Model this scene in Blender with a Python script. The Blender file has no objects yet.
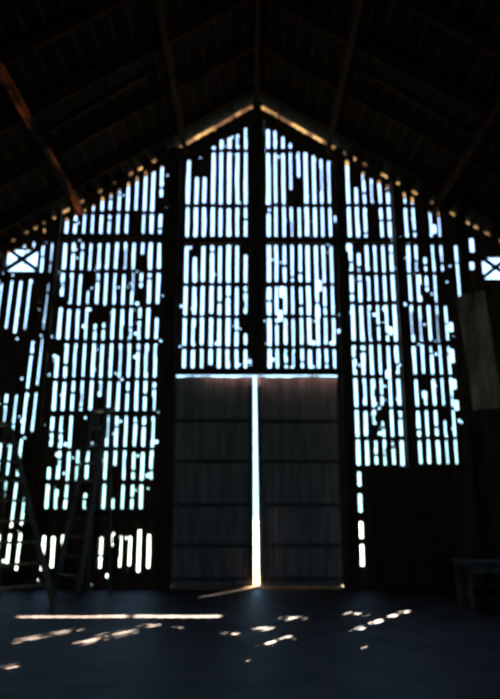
import bpy, bmesh, math, random
from mathutils import Vector, Matrix
random.seed(11)
R=random.random
def U(a,b): return a+(b-a)*R()
sc=bpy.context.scene
COL=sc.collection
try:
    sc.view_settings.view_transform='Standard'
    sc.view_settings.look='None'
except Exception as e: print(e)

# ---------------- camera ----------------
F=650.0; P=math.radians(13.8); CX=-0.14; CY=-13.0; CZ=1.45
def ray(u,v):
    dx=(u-250)/F; dy=-(v-349.5)/F
    return dx, math.cos(P)-dy*math.sin(P), math.sin(P)+dy*math.cos(P)
def at_y(u,v,y=0.0):
    dx,yf,zz=ray(u,v); t=(y-CY)/yf
    return Vector((CX+dx*t, y, CZ+zz*t))
def on_floor(u,v):
    dx,yf,zz=ray(u,v); t=-CZ/zz
    return Vector((CX+dx*t, CY+yf*t, 0))
cam=bpy.data.cameras.new("camera"); camo=bpy.data.objects.new("camera",cam); COL.objects.link(camo)
camo.location=(CX,CY,CZ); camo.rotation_euler=(math.pi/2+P,0,0)
cam.sensor_width=36; cam.lens=F/699*36
cam.dof.use_dof=True; cam.dof.focus_distance=3.0; cam.dof.aperture_fstop=1.45
sc.camera=camo

RIDGE=10.47; K=0.64
def roofz(x): return RIDGE-K*abs(x)
XW=6.8; YB=-20.0

# ---------------- materials ----------------
def wood(name,c1,c2,rough=0.8,scale=(1,1,0.12),bump=0.3,spec=.25,p=(.35,.68)):
    m=bpy.data.materials.new(name); m.use_nodes=True
    nt=m.node_tree; b=nt.nodes['Principled BSDF']
    tc=nt.nodes.new('ShaderNodeTexCoord'); mp=nt.nodes.new('ShaderNodeMapping'); mp.inputs['Scale'].default_value=scale
    n=nt.nodes.new('ShaderNodeTexNoise'); n.inputs['Scale'].default_value=9; n.inputs['Detail'].default_value=6
    r=nt.nodes.new('ShaderNodeValToRGB'); r.color_ramp.elements[0].color=(*c1,1); r.color_ramp.elements[1].color=(*c2,1)
    r.color_ramp.elements[0].position=p[0]; r.color_ramp.elements[1].position=p[1]
    bp=nt.nodes.new('ShaderNodeBump'); bp.inputs['Strength'].default_value=bump
    L=nt.links.new
    L(tc.outputs['Object'],mp.inputs['Vector']); L(mp.outputs[0],n.inputs['Vector']); L(n.outputs[0],r.inputs[0])
    L(r.outputs[0],b.inputs['Base Color']); L(n.outputs[0],bp.inputs['Height']); L(bp.outputs[0],b.inputs['Normal'])
    b.inputs['Roughness'].default_value=rough
    b.inputs['Specular IOR Level'].default_value=spec
    return m
M_board=wood("weathered_board_wood",(0.04,0.016,0.010),(0.13,0.055,0.032))
M_post=wood("dark_post_wood",(0.020,0.009,0.006),(0.06,0.028,0.018))
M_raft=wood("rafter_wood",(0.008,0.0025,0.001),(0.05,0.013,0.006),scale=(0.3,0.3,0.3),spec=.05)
M_raft_lit=wood("painted_lit_purlin_wood",(0.012,0.003,0.002),(0.9,0.15,0.045),scale=(0.3,0.10,0.3),spec=.05,p=(.47,.62))  # lit copy of the rafter wood, broken orange light painted into the colour
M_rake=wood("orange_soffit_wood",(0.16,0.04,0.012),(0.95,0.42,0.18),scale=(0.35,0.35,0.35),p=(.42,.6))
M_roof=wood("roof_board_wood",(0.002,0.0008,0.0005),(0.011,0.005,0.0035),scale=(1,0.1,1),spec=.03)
M_door=wood("grey_door_metal",(0.13,0.115,0.13),(0.25,0.22,0.24),rough=0.6,bump=0.1)
M_rail=wood("door_rail_wood",(0.04,0.035,0.038),(0.08,0.07,0.072))
M_lad=wood("ladder_aluminium",(0.05,0.045,0.045),(0.14,0.13,0.13),rough=0.5,bump=0.05)
M_lad2=wood("ladder_wood",(0.08,0.065,0.055),(0.25,0.21,0.18))
M_bench=wood("bench_wood",(0.05,0.034,0.028),(0.12,0.09,0.075))
M_sheet=wood("brownish_sheet_metal",(0.12,0.07,0.055),(0.75,0.50,0.42),rough=0.6,scale=(0.4,0.4,0.1),p=(.36,.68))
M_bark=wood("bark",(0.06,0.04,0.03),(0.14,0.1,0.07))
M_leaf=wood("leaf_green",(0.02,0.06,0.01),(0.06,0.14,0.03),scale=(1,1,1))
M_grass=wood("grass_ground",(0.04,0.065,0.048),(0.075,0.105,0.08),scale=(0.3,0.3,0.3))
M_warm_strip=wood("sandy_warm_strip",(0.16,0.10,0.035),(0.24,0.16,0.06),scale=(0.3,0.3,0.3))
M_bounce=wood("tan_bounce_wood",(0.25,0.12,0.035),(0.42,0.22,0.07),scale=(0.2,1,1))
M_floor=wood("packed_dirt_floor",(0.008,0.0052,0.004),(0.085,0.055,0.041),rough=0.55,scale=(0.2,0.2,0.2),bump=0.5,spec=.14,p=(.36,.7))
M_iron=wood("iron",(0.02,0.02,0.02),(0.04,0.04,0.04),rough=0.4)

# ---------------- mesh helpers ----------------
def fill(bm,rows):
    vs=[[bm.verts.new(p) for p in r] for r in rows]
    for a,b in zip(vs[:-1],vs[1:]):
        n=len(a)
        for i in range(n):
            bm.faces.new((a[i],a[(i+1)%n],b[(i+1)%n],b[i]))
    bm.faces.new(vs[0][::-1]); bm.faces.new(vs[-1])
def box(bm,x0,x1,y0,y1,z0,z1):
    fill(bm,[[(x0,y0,z),(x1,y0,z),(x1,y1,z),(x0,y1,z)] for z in (z0,z1)])
def jag(bm,x0,x1,y0,y1,z0,zl,zr,jl=0.006,jr=0.006,notch=0.12,step=0.3):
    n=max(1,int((max(zl,zr)-z0)/step)); rows=[]
    for k in range(n+1):
        t=k/n
        za=z0+(zl-z0)*t; zb=z0+(zr-z0)*t
        a=U(-jl,jl); b=U(-jr,jr)
        if 0<k<n and jl and R()<notch: a+=U(.008,.016)
        if 0<k<n and jr and R()<notch: b-=U(.008,.016)
        rows.append([(x0+a,y0,za),(x1+b,y0,zb),(x1+b,y1,zb),(x0+a,y1,za)])
    fill(bm,rows)
def mkobj(name,bm,mat,parent=None,bevel=0,**props):
    bmesh.ops.recalc_face_normals(bm,faces=bm.faces)
    me=bpy.data.meshes.new(name); bm.to_mesh(me); bm.free()
    me.materials.append(mat)
    o=bpy.data.objects.new(name,me); COL.objects.link(o)
    if parent: o.parent=parent
    if bevel:
        md=o.modifiers.new("bevel",'BEVEL'); md.width=bevel; md.segments=2
    for k,v in props.items(): o[k]=v
    return o
def beam(name,p0,p1,w,h,mat,parent=None,up=(0,0,1),bevel=0.012,wob=0.006,**props):
    p0=Vector(p0);p1=Vector(p1); d=p1-p0; L=d.length; d.normalize()
    upv=Vector(up)
    if abs(d.dot(upv))>0.98: upv=Vector((0,1,0))
    x=d.cross(upv).normalized(); y=x.cross(d).normalized()
    bm=bmesh.new(); n=max(1,int(L/0.6)); rows=[]
    for k in range(n+1):
        c=p0+d*(L*k/n)
        w2=w/2+U(-wob,wob); h2=h/2+U(-wob,wob)
        rows.append([c-x*w2-y*h2,c+x*w2-y*h2,c+x*w2+y*h2,c-x*w2+y*h2])
    org=p0.copy()
    rows=[[q-org for q in r] for r in rows]
    fill(bm,rows)
    o=mkobj(name,bm,mat,parent,bevel,**props); o.location=org
    return o

# ---------------- sun geometry ----------------
SX,SY,SZ=2.2,3.4,4.05
S=Vector((SX,SY,SZ)); Sn=S.normalized()
patches=[ # u,v, half length, half width in metres (floor)
 (30,639,.17,.05),(62,632,.17,.05),(90,641,.17,.06),(122,633,.17,.05),(88,655,.13,.06),(12,668,.11,.06),
 (270,643,.15,.06),(264,628,.12,.05),(288,637,.09,.05),(250,663,.14,.06),(292,618,.12,.05),(235,634,.07,.04),(180,628,.06,.04),(150,625,.06,.04),
 (347,656,.22,.08),(362,648,.12,.06),(379,622,.2,.06),(395,616,.14,.05),(407,612,.14,.05),(357,614,.10,.05),(362,629,.14,.05)]
wallp=[];roofp=[]; sunholes=[]
for u,v,a,b in patches:
    f=on_floor(u,v); t=-f.y/SY; xw=f.x+SX*t; zw=SZ*t
    if zw<roofz(xw)-0.45 and abs(xw)<XW:
        wallp.append((f,a,b)); h=2*a*SZ/math.hypot(SX,SY)
        sunholes.append((xw-.042,xw+.042,zw-h*.35,zw+h*.35))
    else: roofp.append((f,a,b))
print("wall patches",len(wallp),"roof",len(roofp))

# ---------------- gable wall ----------------
X=lambda u,v=300: at_y(u,v).x
Z=lambda v,u=250: at_y(u,v).z
DOORX0=X(173,480); DOORX1=X(341,480)
HEAD=Z(375)
wl=(at_y(6,272).x-0.02,at_y(37,272).x,at_y(20,272).z,at_y(20,249).z)
wr=(at_y(483,280).x,at_y(512,280).x,at_y(490,280).z,at_y(490,257).z)
pins=[]
for _ in range(380):
    u=U(-10,462); v=U(130,585); q=at_y(u,v); r=U(.012,.022) if R()<.8 else U(.024,.034)
    if v>466 and u>150: continue
    pins.append((q.x-r,q.x+r,q.z-r,q.z+r))
holes=[wl,wr]+sunholes+pins
def topz(x): return roofz(x)-(0.13 if abs(x)<1.75 else 0.10)
bm=bmesh.new()
def subtract(segs,z0,z1):
    out=[]
    for a,b in segs:
        if b<=z0 or a>=z1: out.append((a,b)); continue
        if a<z0: out.append((a,z0))
        if b>z1: out.append((z1,b))
    return out
def column(x0,x1,z0,y0=0.0,y1=0.03,j=0.006,notch=0.12):
    cuts={x0,x1}
    hs=[h for h in holes if x1>h[0] and x0<h[1]]
    for h in hs:
        for e in h[:2]:
            if x0+.004<e<x1-.004: cuts.add(e)
    cuts=sorted(cuts)
    for a,b in zip(cuts[:-1],cuts[1:]):
        m=(a+b)/2; T=min(topz(a),topz(b)); segs=[(z0,T)]
        for h in hs:
            if h[0]<m<h[1]: segs=subtract(segs,h[2],h[3])
        for s in segs:
            if s[1]-s[0]<.004: continue
            zl,zr=(topz(a),topz(b)) if s[1]==T else (s[1],s[1])
            jag(bm,a,b,y0,y1,s[0],zl,zr,j if a==x0 else 0,j if b==x1 else 0,notch)
def solid(x0,x1,z0=0.0):
    n=max(1,round((x1-x0)/0.24)); w=(x1-x0)/n
    for i in range(n):
        yo=0.0 if i%2 else 0.012
        column(x0+i*w-0.01,x0+(i+1)*w+0.01,z0,yo,yo+0.03,0.0,0)
def panel(u0,u1,pitch,gap,rows,zb,pfull=0.08,pbreak=0.3,extra=None,topoff=0.05,psl=.2,stag=.04):
    x0=X(u0);x1=X(u1); n=max(1,round((x1-x0)/pitch)); w=(x1-x0)/n
    cen=[x0+(i+0.5)*w+U(-.006,.006) for i in range(n)]
    gs=[max(0.026,gap*U(0.65,1.2)) for _ in cen]
    edges=[x0]+sum([[c-g/2,c+g/2] for c,g in zip(cen,gs)],[])+[x1]
    for i in range(0,len(edges),2):
        column(edges[i],edges[i+1],zb,0.0,0.024,j=.003,notch=.1)
    zr=sorted([Z(v) for v in rows])
    for c,g in zip(cen,gs):
        top=topz(c)-topoff
        opens=[]
        for a,b in zip(zr[:-1],zr[1:]):
            a2=a+.03+U(0,stag); b2=b-.03-U(0,stag)
            if a>top-0.2: continue
            b2=min(b2,top-0.05-U(0,.12))
            q=R()
            if q<pfull: continue
            if q<pfull+0.10:
                if R()<.5: a2+= (b2-a2)*U(.2,.6)
                else: b2-=(b2-a2)*U(.2,.6)
            if b2-a2>0.3 and R()<pbreak:
                m=U(a2+.1,b2-.1); opens+= [(a2,m-U(.015,.04)),(m+U(.015,.04),b2)]
            else: opens.append((a2,b2))
        if extra: opens=extra(c)+opens
        opens=sorted(o for o in opens if o[1]-o[0]>0.04)
        cur=zb; cov=[]
        for a,b in opens:
            if a>cur: cov.append((cur,a))
            cur=max(cur,b)
        cov.append((cur,topz(c)))
        for h in holes:
            if c+g/2>h[0] and c-g/2<h[1] and h[3]-h[2]>.1: cov=subtract(cov,h[2],h[3])
        for a_,b_ in cov:
            if b_-a_>0.01: box(bm,c-g/2-0.012,c+g/2+0.012,0.0245,0.045,a_,b_)
        for a,b in opens:
            if R()<psl:
                s=random.choice((-1,1)); h=(b-a)*U(.3,.9); z=U(a,b-h); e=g*U(.25,.5)
                if s<0: box(bm,c-g/2-.01,c-g/2+e,.0245,.04,z,z+h)
                else: box(bm,c+g/2-e,c+g/2+.01,.0245,.04,z,z+h)
TOPV=95
rowsC=[373,347,316,284,243,205,150,TOPV]
rowsB=[513,482,449,414,379,341,306,271,240,212,150,TOPV]
rowsE=[467,438,408,376,343,303,273,243,205,150,TOPV]
rowsA=[575,530,480,436,390,335,277,240,205,TOPV]
lowZ=(Z(572),Z(530))
def exB(c):
    if X(95)<c<X(107): return []
    return [(lowZ[0]+U(0,.2),lowZ[1]-U(0,.15))] if R()<.8 else []
solid(-XW,X(-42))
n0=len(bm.verts)
panel(-42,53,0.20,0.046,rowsA,0,pfull=0.09,pbreak=.3,stag=.12)
bm.verts.ensure_lookup_table()
SH=.035; ZS=wl[2]
for i in range(n0,len(bm.verts)):
    v=bm.verts[i]
    if v.co.z<ZS: v.co.x+=SH*(v.co.z-ZS)
xw_=X(53)
fill(bm,[[(xw_-SH*ZS-.02,.031,0),(xw_+.01,.031,0),(xw_+.01,.05,0),(xw_-SH*ZS-.02,.05,0)],
         [(xw_-.02,.031,ZS),(xw_+.01,.031,ZS),(xw_+.01,.05,ZS),(xw_-.02,.05,ZS)]])
solid(X(53),X(57))
panel(57,162,0.185,0.052,rowsB,0,pfull=0.05,extra=exB,pbreak=.35)
solid(X(162),DOORX0,0); solid(DOORX0,X(181),HEAD)
panel(181,250,0.172,0.057,rowsC,HEAD,pfull=0.01,pbreak=.2,topoff=.3,psl=.1)
solid(X(250),X(265),HEAD)
panel(265,337,0.172,0.057,rowsC,HEAD,pfull=0.01,pbreak=.2,topoff=.3,psl=.1)
solid(X(337),DOORX1,HEAD)
def exE(c):
    if c<X(357)+0.02:
        return [(Z(b),Z(a)) for a,b in ((472,486),(494,512),(522,538),(545,566))]
    return []
solid(DOORX1,X(348),0)
panel(348,398,0.185,0.050,rowsE,0,pfull=0.05,extra=exE,pbreak=.4)
panel(398,449,0.185,0.046,rowsE,0,pfull=0.07,pbreak=.4)
solid(X(449),X(456))
panel(456,472,0.17,0.05,[300,243,205,TOPV],0,pfull=0.1)
solid(X(472),XW)
def blk(a,b):
    fill(bm,[[(a,0.0,topz(a)-.03),(b,0.0,topz(b)-.03),(b,.03,topz(b)-.03),(a,.03,topz(a)-.03)],
             [(a,0.0,roofz(a)+.03),(b,0.0,roofz(b)+.03),(b,.03,roofz(b)+.03),(a,.03,roofz(a)+.03)]])
for s in (-1,1):
    x=.5
    while x<XW:
        w=U(.06,.32) if x>1.7 else U(.015,.04)
        b=min(x+w,XW)
        blk(*sorted((s*x,s*b)))
        x=b+(U(.03,.14) if x>1.7 else U(.35,1.0))
wall=mkobj("wall_far",bm,M_board,kind="structure",label="gable wall of spaced vertical weathered boards with daylight between")

def simple_wall(name,x0,x1,y0,y1,z0,z1):
    bm=bmesh.new()
    n=60;w=(y1-y0)/n
    for i in range(n): box(bm,x0+(0.02 if i%2 else 0),x1,y0+i*w,y0+(i+1)*w+.01,z0,z1)
    return mkobj(name,bm,M_board,kind="structure")
simple_wall("wall_left",-XW-.08,-XW,YB,0,0,roofz(XW))
simple_wall("wall_right",XW,XW+.08,YB,0,0,roofz(XW))
bm=bmesh.new()
def gable_seg(a,b,z0):
    fill(bm,[[(a,YB-.08,z0),(b,YB-.08,z0),(b,YB,z0),(a,YB,z0)],[(a,YB-.08,roofz(a)),(b,YB-.08,roofz(b)),(b,YB,roofz(b)),(a,YB,roofz(a))]])
gable_seg(-XW,-2.2,0);gable_seg(-2.2,0,4.2);gable_seg(0,2.2,4.2);gable_seg(2.2,XW,0)
mkobj("wall_rear",bm,M_board,kind="structure")
bm=bmesh.new(); box(bm,-XW-.1,XW+.1,YB-.1,0.35,-.12,0)
mkobj("floor",bm,M_floor,kind="structure")
bm=bmesh.new(); box(bm,-60,60,0.35,90,-.2,-.03)
mkobj("ground",bm,M_grass,kind="structure",label="grassy ground outside the barn")
bm=bmesh.new(); box(bm,-1.5,1.8,0.36,3.4,-.03,-.015)  # sandy strip added so the base of the door slit glows warm
mkobj("added_warm_strip",bm,M_warm_strip,kind="structure",label="sandy strip added outside the barn door for a warm glow at its base")
bm=bmesh.new(); box(bm,DOORX0+.02,DOORX1-.02,-.2,0.34,0,.018)  # board added under the slit as a warm sunlight reflector
mkobj("trim_3",bm,M_bounce,bevel=.004,kind="structure",label="tan board added under the double door to bounce warm sunlight")

dirF=Vector((SX,SY,0)).normalized(); perF=Vector((-dirF.y,dirF.x,0))
def prism(f,a,b,t0,t1):
    bm=bmesh.new(); pts=[f+dirF*(a*math.cos(q))+perF*(b*math.sin(q)) for q in [i*math.pi/4 for i in range(8)]]
    fill(bm,[[p+S*t0 for p in pts],[p+S*t1 for p in pts]])
    return mkobj("cut",bm,M_roof)
def cut(o,cs):
    if not cs: return
    for c in cs:
        md=o.modifiers.new("b",'BOOLEAN'); md.operation='DIFFERENCE'; md.object=c; md.solver='EXACT'
    dg=bpy.context.evaluated_depsgraph_get()
    me=bpy.data.meshes.new_from_object(o.evaluated_get(dg))
    o.modifiers.clear(); o.data=me

# ---------------- roof ----------------
cs=[prism(f,a,b,0.5,4.0) for f,a,b in roofp]
for s,nm in ((-1,"ceiling_left"),(1,"ceiling_right")):
    bm=bmesh.new(); x1=s*(XW+.5)
    rows=[]
    for y in (YB-.3,0.5):
        rows.append([(0,y,RIDGE),(x1,y,roofz(x1)),(x1,y,roofz(x1)+.06),(0,y,RIDGE+.06)])
    fill(bm,rows)
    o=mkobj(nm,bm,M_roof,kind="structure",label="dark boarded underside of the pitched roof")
    bpy.context.view_layer.update()
    if s==1: cut(o,cs)
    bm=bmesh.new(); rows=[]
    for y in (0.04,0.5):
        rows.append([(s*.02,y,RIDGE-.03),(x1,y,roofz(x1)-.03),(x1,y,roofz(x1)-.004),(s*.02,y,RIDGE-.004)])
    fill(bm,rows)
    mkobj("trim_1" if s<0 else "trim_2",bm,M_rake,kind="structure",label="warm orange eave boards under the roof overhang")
for c in cs: bpy.data.objects.remove(c)
def roofpt(s,d,y,off):
    n=Vector((s*K,0,1)).normalized()
    return Vector((s*d,y,RIDGE-K*d))-n*off
ys=[-0.75-1.3*i for i in range(8)]
for y in ys:
    for s in (-1,1):
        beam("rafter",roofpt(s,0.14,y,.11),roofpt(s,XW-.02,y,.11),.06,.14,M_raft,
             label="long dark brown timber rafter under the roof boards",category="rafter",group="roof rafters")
for i in range(25):
    d=0.25+i*0.265
    for s in (-1,1):
        beam("roof_batten",roofpt(s,d,-0.05,.02),roofpt(s,d,-14,.02),.05,.038,M_raft,up=(s*K,0,1),bevel=0,
             label="thin brown roof batten running the barn's length",category="roof batten",group="roof battens")
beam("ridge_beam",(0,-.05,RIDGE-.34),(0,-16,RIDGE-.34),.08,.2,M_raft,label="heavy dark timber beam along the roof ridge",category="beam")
for d in (1.72,3.95,5.6):
    for s in (-1,1):
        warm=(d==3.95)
        beam("purlin_beam",roofpt(s,d,-.05,.28),roofpt(s,d,-15,.28),.10,.14,M_raft_lit if warm and s<0 else M_raft,
             label="heavy brown timber purlin with orange light painted into its colour" if warm and s<0 else "heavy dark brown timber purlin carrying the rafters",category="beam",group="purlin beams")
for y in (-3.22,-7.12):
    for s in (-1,1):
        beam("truss_brace",roofpt(s,3.85,y,.45),Vector((s*1.9,y,roofz(1.9)-.45)),.08,.12,M_raft,
             label="diagonal brown roof truss brace",category="brace",group="truss braces")

# ---------------- posts and girts ----------------
def post(u,w,zb=0,v=300,y=-.11,d=.18,label="dark square timber post against the gable wall",lean=0):
    x=X(u,v); beam("timber_post",(x-lean,y,zb),(x,y,roofz(x)-.14),w,d,M_post,up=(0,1,0),
        label=label,category="post",group="gable wall posts")
post(171.5,.27); post(343,.2); post(257.5,.22,HEAD+.135,label="dark timber post above the door up to the ridge")
post(55,.11,lean=.2,label="slightly leaning dark timber post against the gable wall"); post(399,.1); post(465,.2); post(110,.07,y=-.06,d=.08)
def girt(u0,u1,v,h,y=-.05,d=.07):
    z=Z(v)
    beam("wall_girt",(X(u0),y,z),(X(u1),y,z),d,h,M_post,label="horizontal dark timber girt across the wall boards",category="beam",group="gable wall girts")
girt(-45,162,237,.12,y=-.045);girt(181,250,241,.15);girt(266,337,241,.15);girt(349,394,241,.13);girt(404,455,241,.13)
girt(60,162,343,.05,y=-.03,d=.04); girt(349,394,343,.05,y=-.03,d=.04);girt(404,455,343,.05,y=-.03,d=.04)
girt(60,162,514,.2);girt(404,455,467,.12)
girt(60,162,412,.05,y=-.03,d=.04)
beam("door_header",(X(171.5)+.137,-.06,HEAD+.065),(X(343)-.102,-.06,HEAD+.065),.1,.13,M_post,label="dark timber header beam above the double door",category="beam")

# ---------------- doors ----------------
def leaf(name,x0,x1,y,z0,z1,e0=0.0,e1=0.0):
    bm=bmesh.new()
    n=int((x1-x0)/0.012)
    a=[];b=[];c=[];d=[]
    for i in range(n+1):
        t=i/n; xx=x0+(x1-x0)*t; py=y+0.011*math.sin((xx-x0)/0.10*2*math.pi)
        xb=xx+e0*(1-t)
        zt=z1+.012*math.sin(xx*5.1+y*9)+.006*math.sin(xx*17)
        a.append(bm.verts.new((xb,py,z0)));b.append(bm.verts.new((xx,py,zt)))
        c.append(bm.verts.new((xb,py+.02,z0)));d.append(bm.verts.new((xx,py+.02,zt)))
    for i in range(n):
        bm.faces.new((a[i],a[i+1],b[i+1],b[i])); bm.faces.new((c[i+1],c[i],d[i],d[i+1]))
        bm.faces.new((b[i],b[i+1],d[i+1],d[i])); bm.faces.new((a[i+1],a[i],c[i],c[i+1]))
    bm.faces.new((a[0],b[0],d[0],c[0])); bm.faces.new((a[n],c[n],d[n],b[n]))
    o=mkobj(name,bm,M_door,kind="structure",label="tall grey corrugated barn door leaf")
    for v in (580,546,505,461,420):
        z=max(Z(v),z0+.06)
        beam("rail",(x0+e0+.02,y-.03,z),(x1-.02,y-.03,z),.035,.08,M_rail,parent=o,bevel=.004)
    for xx,e in ((x0+.05,e0),(x1-.05,0)):
        beam("stile",(xx+e,y-.028,z0+.1),(xx,y-.028,z1-.2),.08,.03,M_rail,parent=o,up=(0,1,0),bevel=.004)
    return o
xc=X(255,480)
leaf("door_1",DOORX0-.08,xc-.028,.15,.019,HEAD-.001)
leaf("door_2",xc+.03,DOORX1+.08,.23,.019,HEAD+.015,e0=.05)

def window(name,h):
    x0,x1,z0,z1=h; bm=bmesh.new(); t=.03
    box(bm,x0-t,x0+t*.3,-.03,.06,z0-t,z1+t); box(bm,x1-t*.3,x1+t,-.03,.06,z0-t,z1+t)
    box(bm,x0+t*.3,x1-t*.3,-.03,.06,z0-t,z0+t*.3); box(bm,x0+t*.3,x1-t*.3,-.03,.06,z1-t*.3,z1+t)
    o=mkobj(name,bm,M_post,kind="structure",label="small bright square opening with crossed bars")
    zc=(z0+z1)/2+.07; xm=(x0+x1)/2
    for i,(a,b) in enumerate((((x0,z0+.05),(x1,z1+.02)),((x0,z1+.02),(x1,z0+.05)))):
        beam("cross_bar",(a[0],.0+i*.03,a[1]),(b[0],.0+i*.03,b[1]),.025,.10,M_post,parent=o,bevel=0)
window("window_1",wl); window("window_2",wr)

bm=bmesh.new()
xa,xb=X(366,520),X(452,520); n=5; zt=Z(470)
for i in range(n):
    box(bm,xa,xb,-.24+(.006 if i%2 else 0),-.215,zt*i/n+.005,zt*(i+1)/n-.004)
o=mkobj("stall_gate",bm,M_post,bevel=.004,label="low dark plank gate against the wall beside the door",category="gate")
for xx in (xa+.1,(xa+xb)/2,xb-.1):
    beam("batten",(xx,-.255,0),(xx,-.255,zt-.05),.1,.03,M_post,parent=o,up=(0,1,0),bevel=.004)

bm=bmesh.new(); xa,xb=X(457,350),X(478,350); za,zb=Z(412),Z(300); n=20
rows=[]
for k in range(13):
    z=za+(zb-za)*k/12
    top=[(xa+(xb-xa)*i/n+.16*(1-k/12), -.24-.4*i/n+.018*math.sin(i*1.6), z+U(-.01,.01)) for i in range(n+1)]
    rows.append(top+[(p[0],p[1]+.008,p[2]) for p in top[::-1]])
fill(bm,rows)
mkobj("metal_sheet",bm,M_sheet,label="mottled brownish-grey corrugated sheet hung on the corner post",category="metal sheet")

# ---------------- ladders ----------------
def stepladder(loc,rot,H,mat,w0=.34,w1=.18,sf=.55,sr=.55,n=9,label="",rw=.1):
    e=bpy.data.objects.new("stepladder",None); COL.objects.link(e)
    e.location=loc; e.rotation_euler=(0,0,rot); e["label"]=label; e["category"]="ladder"
    def lerp(a,b,t): return Vector(a).lerp(Vector(b),t)
    for s in (-1,1):
        beam("front_rail",(s*w0,-sf,0),(s*w1,0,H),.035,rw,mat,parent=e,up=(0,1,0),bevel=.004,wob=.001)
        beam("rear_leg",(s*(w0-.03),sr,0),(s*(w1-.0),.1,H-.05),.03,.06,mat,parent=e,up=(0,1,0),bevel=.004,wob=.001)
        a=lerp((s*w0,-sf,0),(s*w1,0,H),.45); b=lerp((s*(w0-.03),sr,0),(s*w1,.1,H-.05),.45)
        beam("spreader",a,b,.012,.025,M_iron,parent=e,bevel=0,wob=0)
    for k in range(1,n+1):
        t=k/(n+1); a=lerp((-w0,-sf,0),(-w1,0,H),t); b=lerp((w0,-sf,0),(w1,0,H),t)
        beam("step",a,b,.1,.04,mat,parent=e,bevel=.004,wob=.001)
    for k in range(1,5):
        t=k/5; a=lerp((-w0+.03,sr,0),(-w1,.1,H-.05),t); b=lerp((w0-.03,sr,0),(w1,.1,H-.05),t)
        beam("rear_brace",a,b,.02,.035,mat,parent=e,bevel=0,wob=0)
    bm=bmesh.new(); box(bm,-w1-.05,w1+.05,-.07,.17,H-.01,H+.04)
    mkobj("top_cap",bm,mat,parent=e,bevel=.01)
    return e
p=on_floor(-24,604); stepladder((p.x,p.y,0),math.radians(52),2.85,M_lad2,w0=.62,w1=.30,sf=1.15,sr=.3,n=8,rw=.12,label="tall wide weathered stepladder standing open on the floor")
p=on_floor(90,594); stepladder((p.x,p.y,0),math.radians(-42),3.25,M_lad,w0=.36,w1=.2,sf=.5,sr=.18,rw=.1,label="dark grey stepladder open before the slatted wall")

# ---------------- workbench ----------------
p=on_floor(515,606)
e=bpy.data.objects.new("workbench",None); COL.objects.link(e); e.location=(p.x,p.y,0)
e["label"]="rough grey wooden workbench against the side"; e["category"]="workbench"
HB=.62
bm=bmesh.new()
for i in range(4): box(bm,-.85,.85,-.36+i*.18,-.36+i*.18+.172,HB,HB+.05)
mkobj("top",bm,M_bench,parent=e,bevel=.005)
for sx in (-.76,.76):
    for sy in (-.28,.28):
        beam("leg",(sx,sy,0),(sx,sy,HB),.08,.08,M_bench,parent=e,up=(0,1,0),bevel=.005,wob=.002)
for sy in (-.28,.28):
    beam("apron",(-.72,sy,HB-.07),(.72,sy,HB-.07),.03,.1,M_bench,parent=e,bevel=.003,wob=.001)
for sx in (-.76,.76):
    beam("stretcher",(sx,-.24,.2),(sx,.24,.2),.03,.08,M_bench,parent=e,bevel=.003,wob=.001)

# ---------------- unseen tree added to block the sun ----------------
C=Vector((0,0,5))+Sn*46
hx=Vector((Sn.y,-Sn.x,0)).normalized(); hv=Sn.cross(hx).normalized()
if hv.z<0: hv=-hv
rt=C+hx*9.2
blocker=bpy.data.objects.new("sun_blocker",None); COL.objects.link(blocker); blocker.location=(rt.x+1,rt.y+.5,-.03)
blocker["label"]="flat leaf-green tree shading the barn's gable"; blocker["category"]="blocker"
bm=bmesh.new(); N=200; HS=8.5; g={}
for i in range(N+1):
    for j in range(N+1):
        q=C+hx*(-HS+2*HS*i/N+U(-.02,.02))+hv*(-HS+2*HS*j/N+U(-.02,.02))+Sn*U(-.15,.15)
        g[i,j]=bm.verts.new(q-blocker.location)
dh=2*HS/N
gx=on_floor(128,618).x
for i in range(N):
    for j in range(N):
        q=C+hx*(-HS+dh*(i+.5))+hv*(-HS+dh*(j+.5))
        f=q-S*(q.z/SZ)
        op=False  # holes in the blocker pass sun only where floor patches should land
        for c,a,b in wallp+roofp:
            d=f-c
            if abs(d.dot(dirF))<a+.02 and abs(d.dot(perF))<b+.05: op=True
        if -SY-.2<f.y<-SY+.3 and on_floor(19,618).x<f.x<DOORX1-SX+.02 and abs(f.x-gx)>.06: op=True
        if -1.3<f.y<.1 and abs(f.x-xc-SX/SY*f.y)<.3: op=True
        if f.y>.45: op=True
        if (i-N/2)**2+(j-N/2)**2>(N/2)**2*1.1: op=True
        if not op: bm.faces.new((g[i,j],g[i+1,j],g[i+1,j+1],g[i,j+1]))
bmesh.ops.delete(bm,geom=[v for v in bm.verts if not v.link_faces],context='VERTS')
mkobj("blocker_sheet",bm,M_leaf,parent=blocker,kind="stuff")
bm=bmesh.new()
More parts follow.
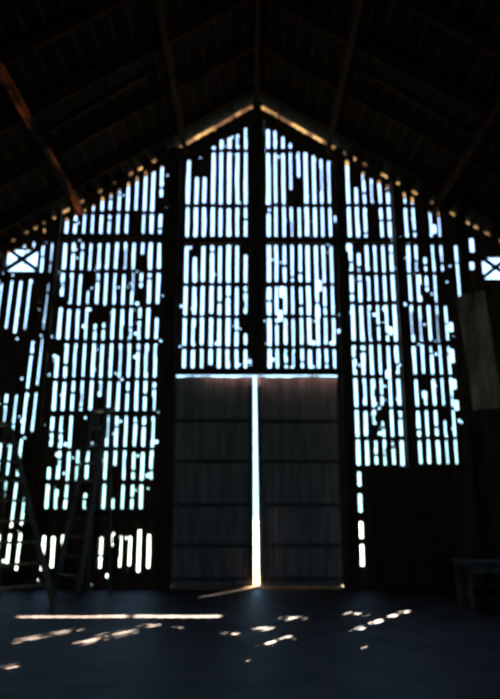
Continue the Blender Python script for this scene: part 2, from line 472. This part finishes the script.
def cone(p0,p1,r0,r1,n=10):
    p0=Vector(p0);p1=Vector(p1);d=(p1-p0).normalized();x=d.orthogonal().normalized();y=d.cross(x)
    fill(bm,[[p0+(x*math.cos(a)+y*math.sin(a))*r0 for a in [k*2*math.pi/n for k in range(n)]],
             [p1+(x*math.cos(a)+y*math.sin(a))*r1 for a in [k*2*math.pi/n for k in range(n)]]])
rl=rt-blocker.location
cone((0,0,-.1),(.3,.2,18),.8,.6); cone((.3,.2,17.8),rl-hx*1.5,.6,.3)
cone(rl-hx*1.4,rl-hx*3+hv*6.5,.28,.12); cone(rl-hx*3+hv*6.4,rl-hx*9+hv*8.3,.13,.06)
mkobj("blocker_trunk",bm,M_bark,parent=blocker)

# ---------------- light ----------------
sun=bpy.data.lights.new("sun",'SUN'); sun.energy=170; sun.angle=math.radians(.1); sun.color=(1,.95,.85)
so=bpy.data.objects.new("sun",sun); COL.objects.link(so); so.rotation_euler=Sn.to_track_quat('Z','Y').to_euler()
def portal(loc,rot,sx,sy):
    l=bpy.data.lights.new("daylight_portal",'AREA'); l.shape='RECTANGLE'; l.size=sx;l.size_y=sy
    try: l.cycles.is_portal=True
    except Exception as ex: print(ex)
    o=bpy.data.objects.new("daylight_portal",l); COL.objects.link(o); o.location=loc;o.rotation_euler=rot
portal((0,.6,5.4),(-math.pi/2,0,0),13.6,10.8)
portal((0,YB-.2,2.1),(math.pi/2,0,0),4.4,4.2)
w=bpy.data.worlds.new("world"); sc.world=w; w.use_nodes=True; nt=w.node_tree
bg=nt.nodes['Background']
tc=nt.nodes.new('ShaderNodeTexCoord'); sp=nt.nodes.new('ShaderNodeSeparateXYZ'); rp=nt.nodes.new('ShaderNodeValToRGB')
nt.links.new(tc.outputs['Generated'],sp.inputs[0]); nt.links.new(sp.outputs['Z'],rp.inputs[0]); nt.links.new(rp.outputs[0],bg.inputs[0])
e0=rp.color_ramp.elements; e0[0].position=0.0; e0[0].color=(.42,.80,.74,1); e0[1].position=.5; e0[1].color=(.37,.58,1,1)
m=e0.new(.14); m.color=(.39,.72,.98,1)
bg.inputs[1].default_value=3.7
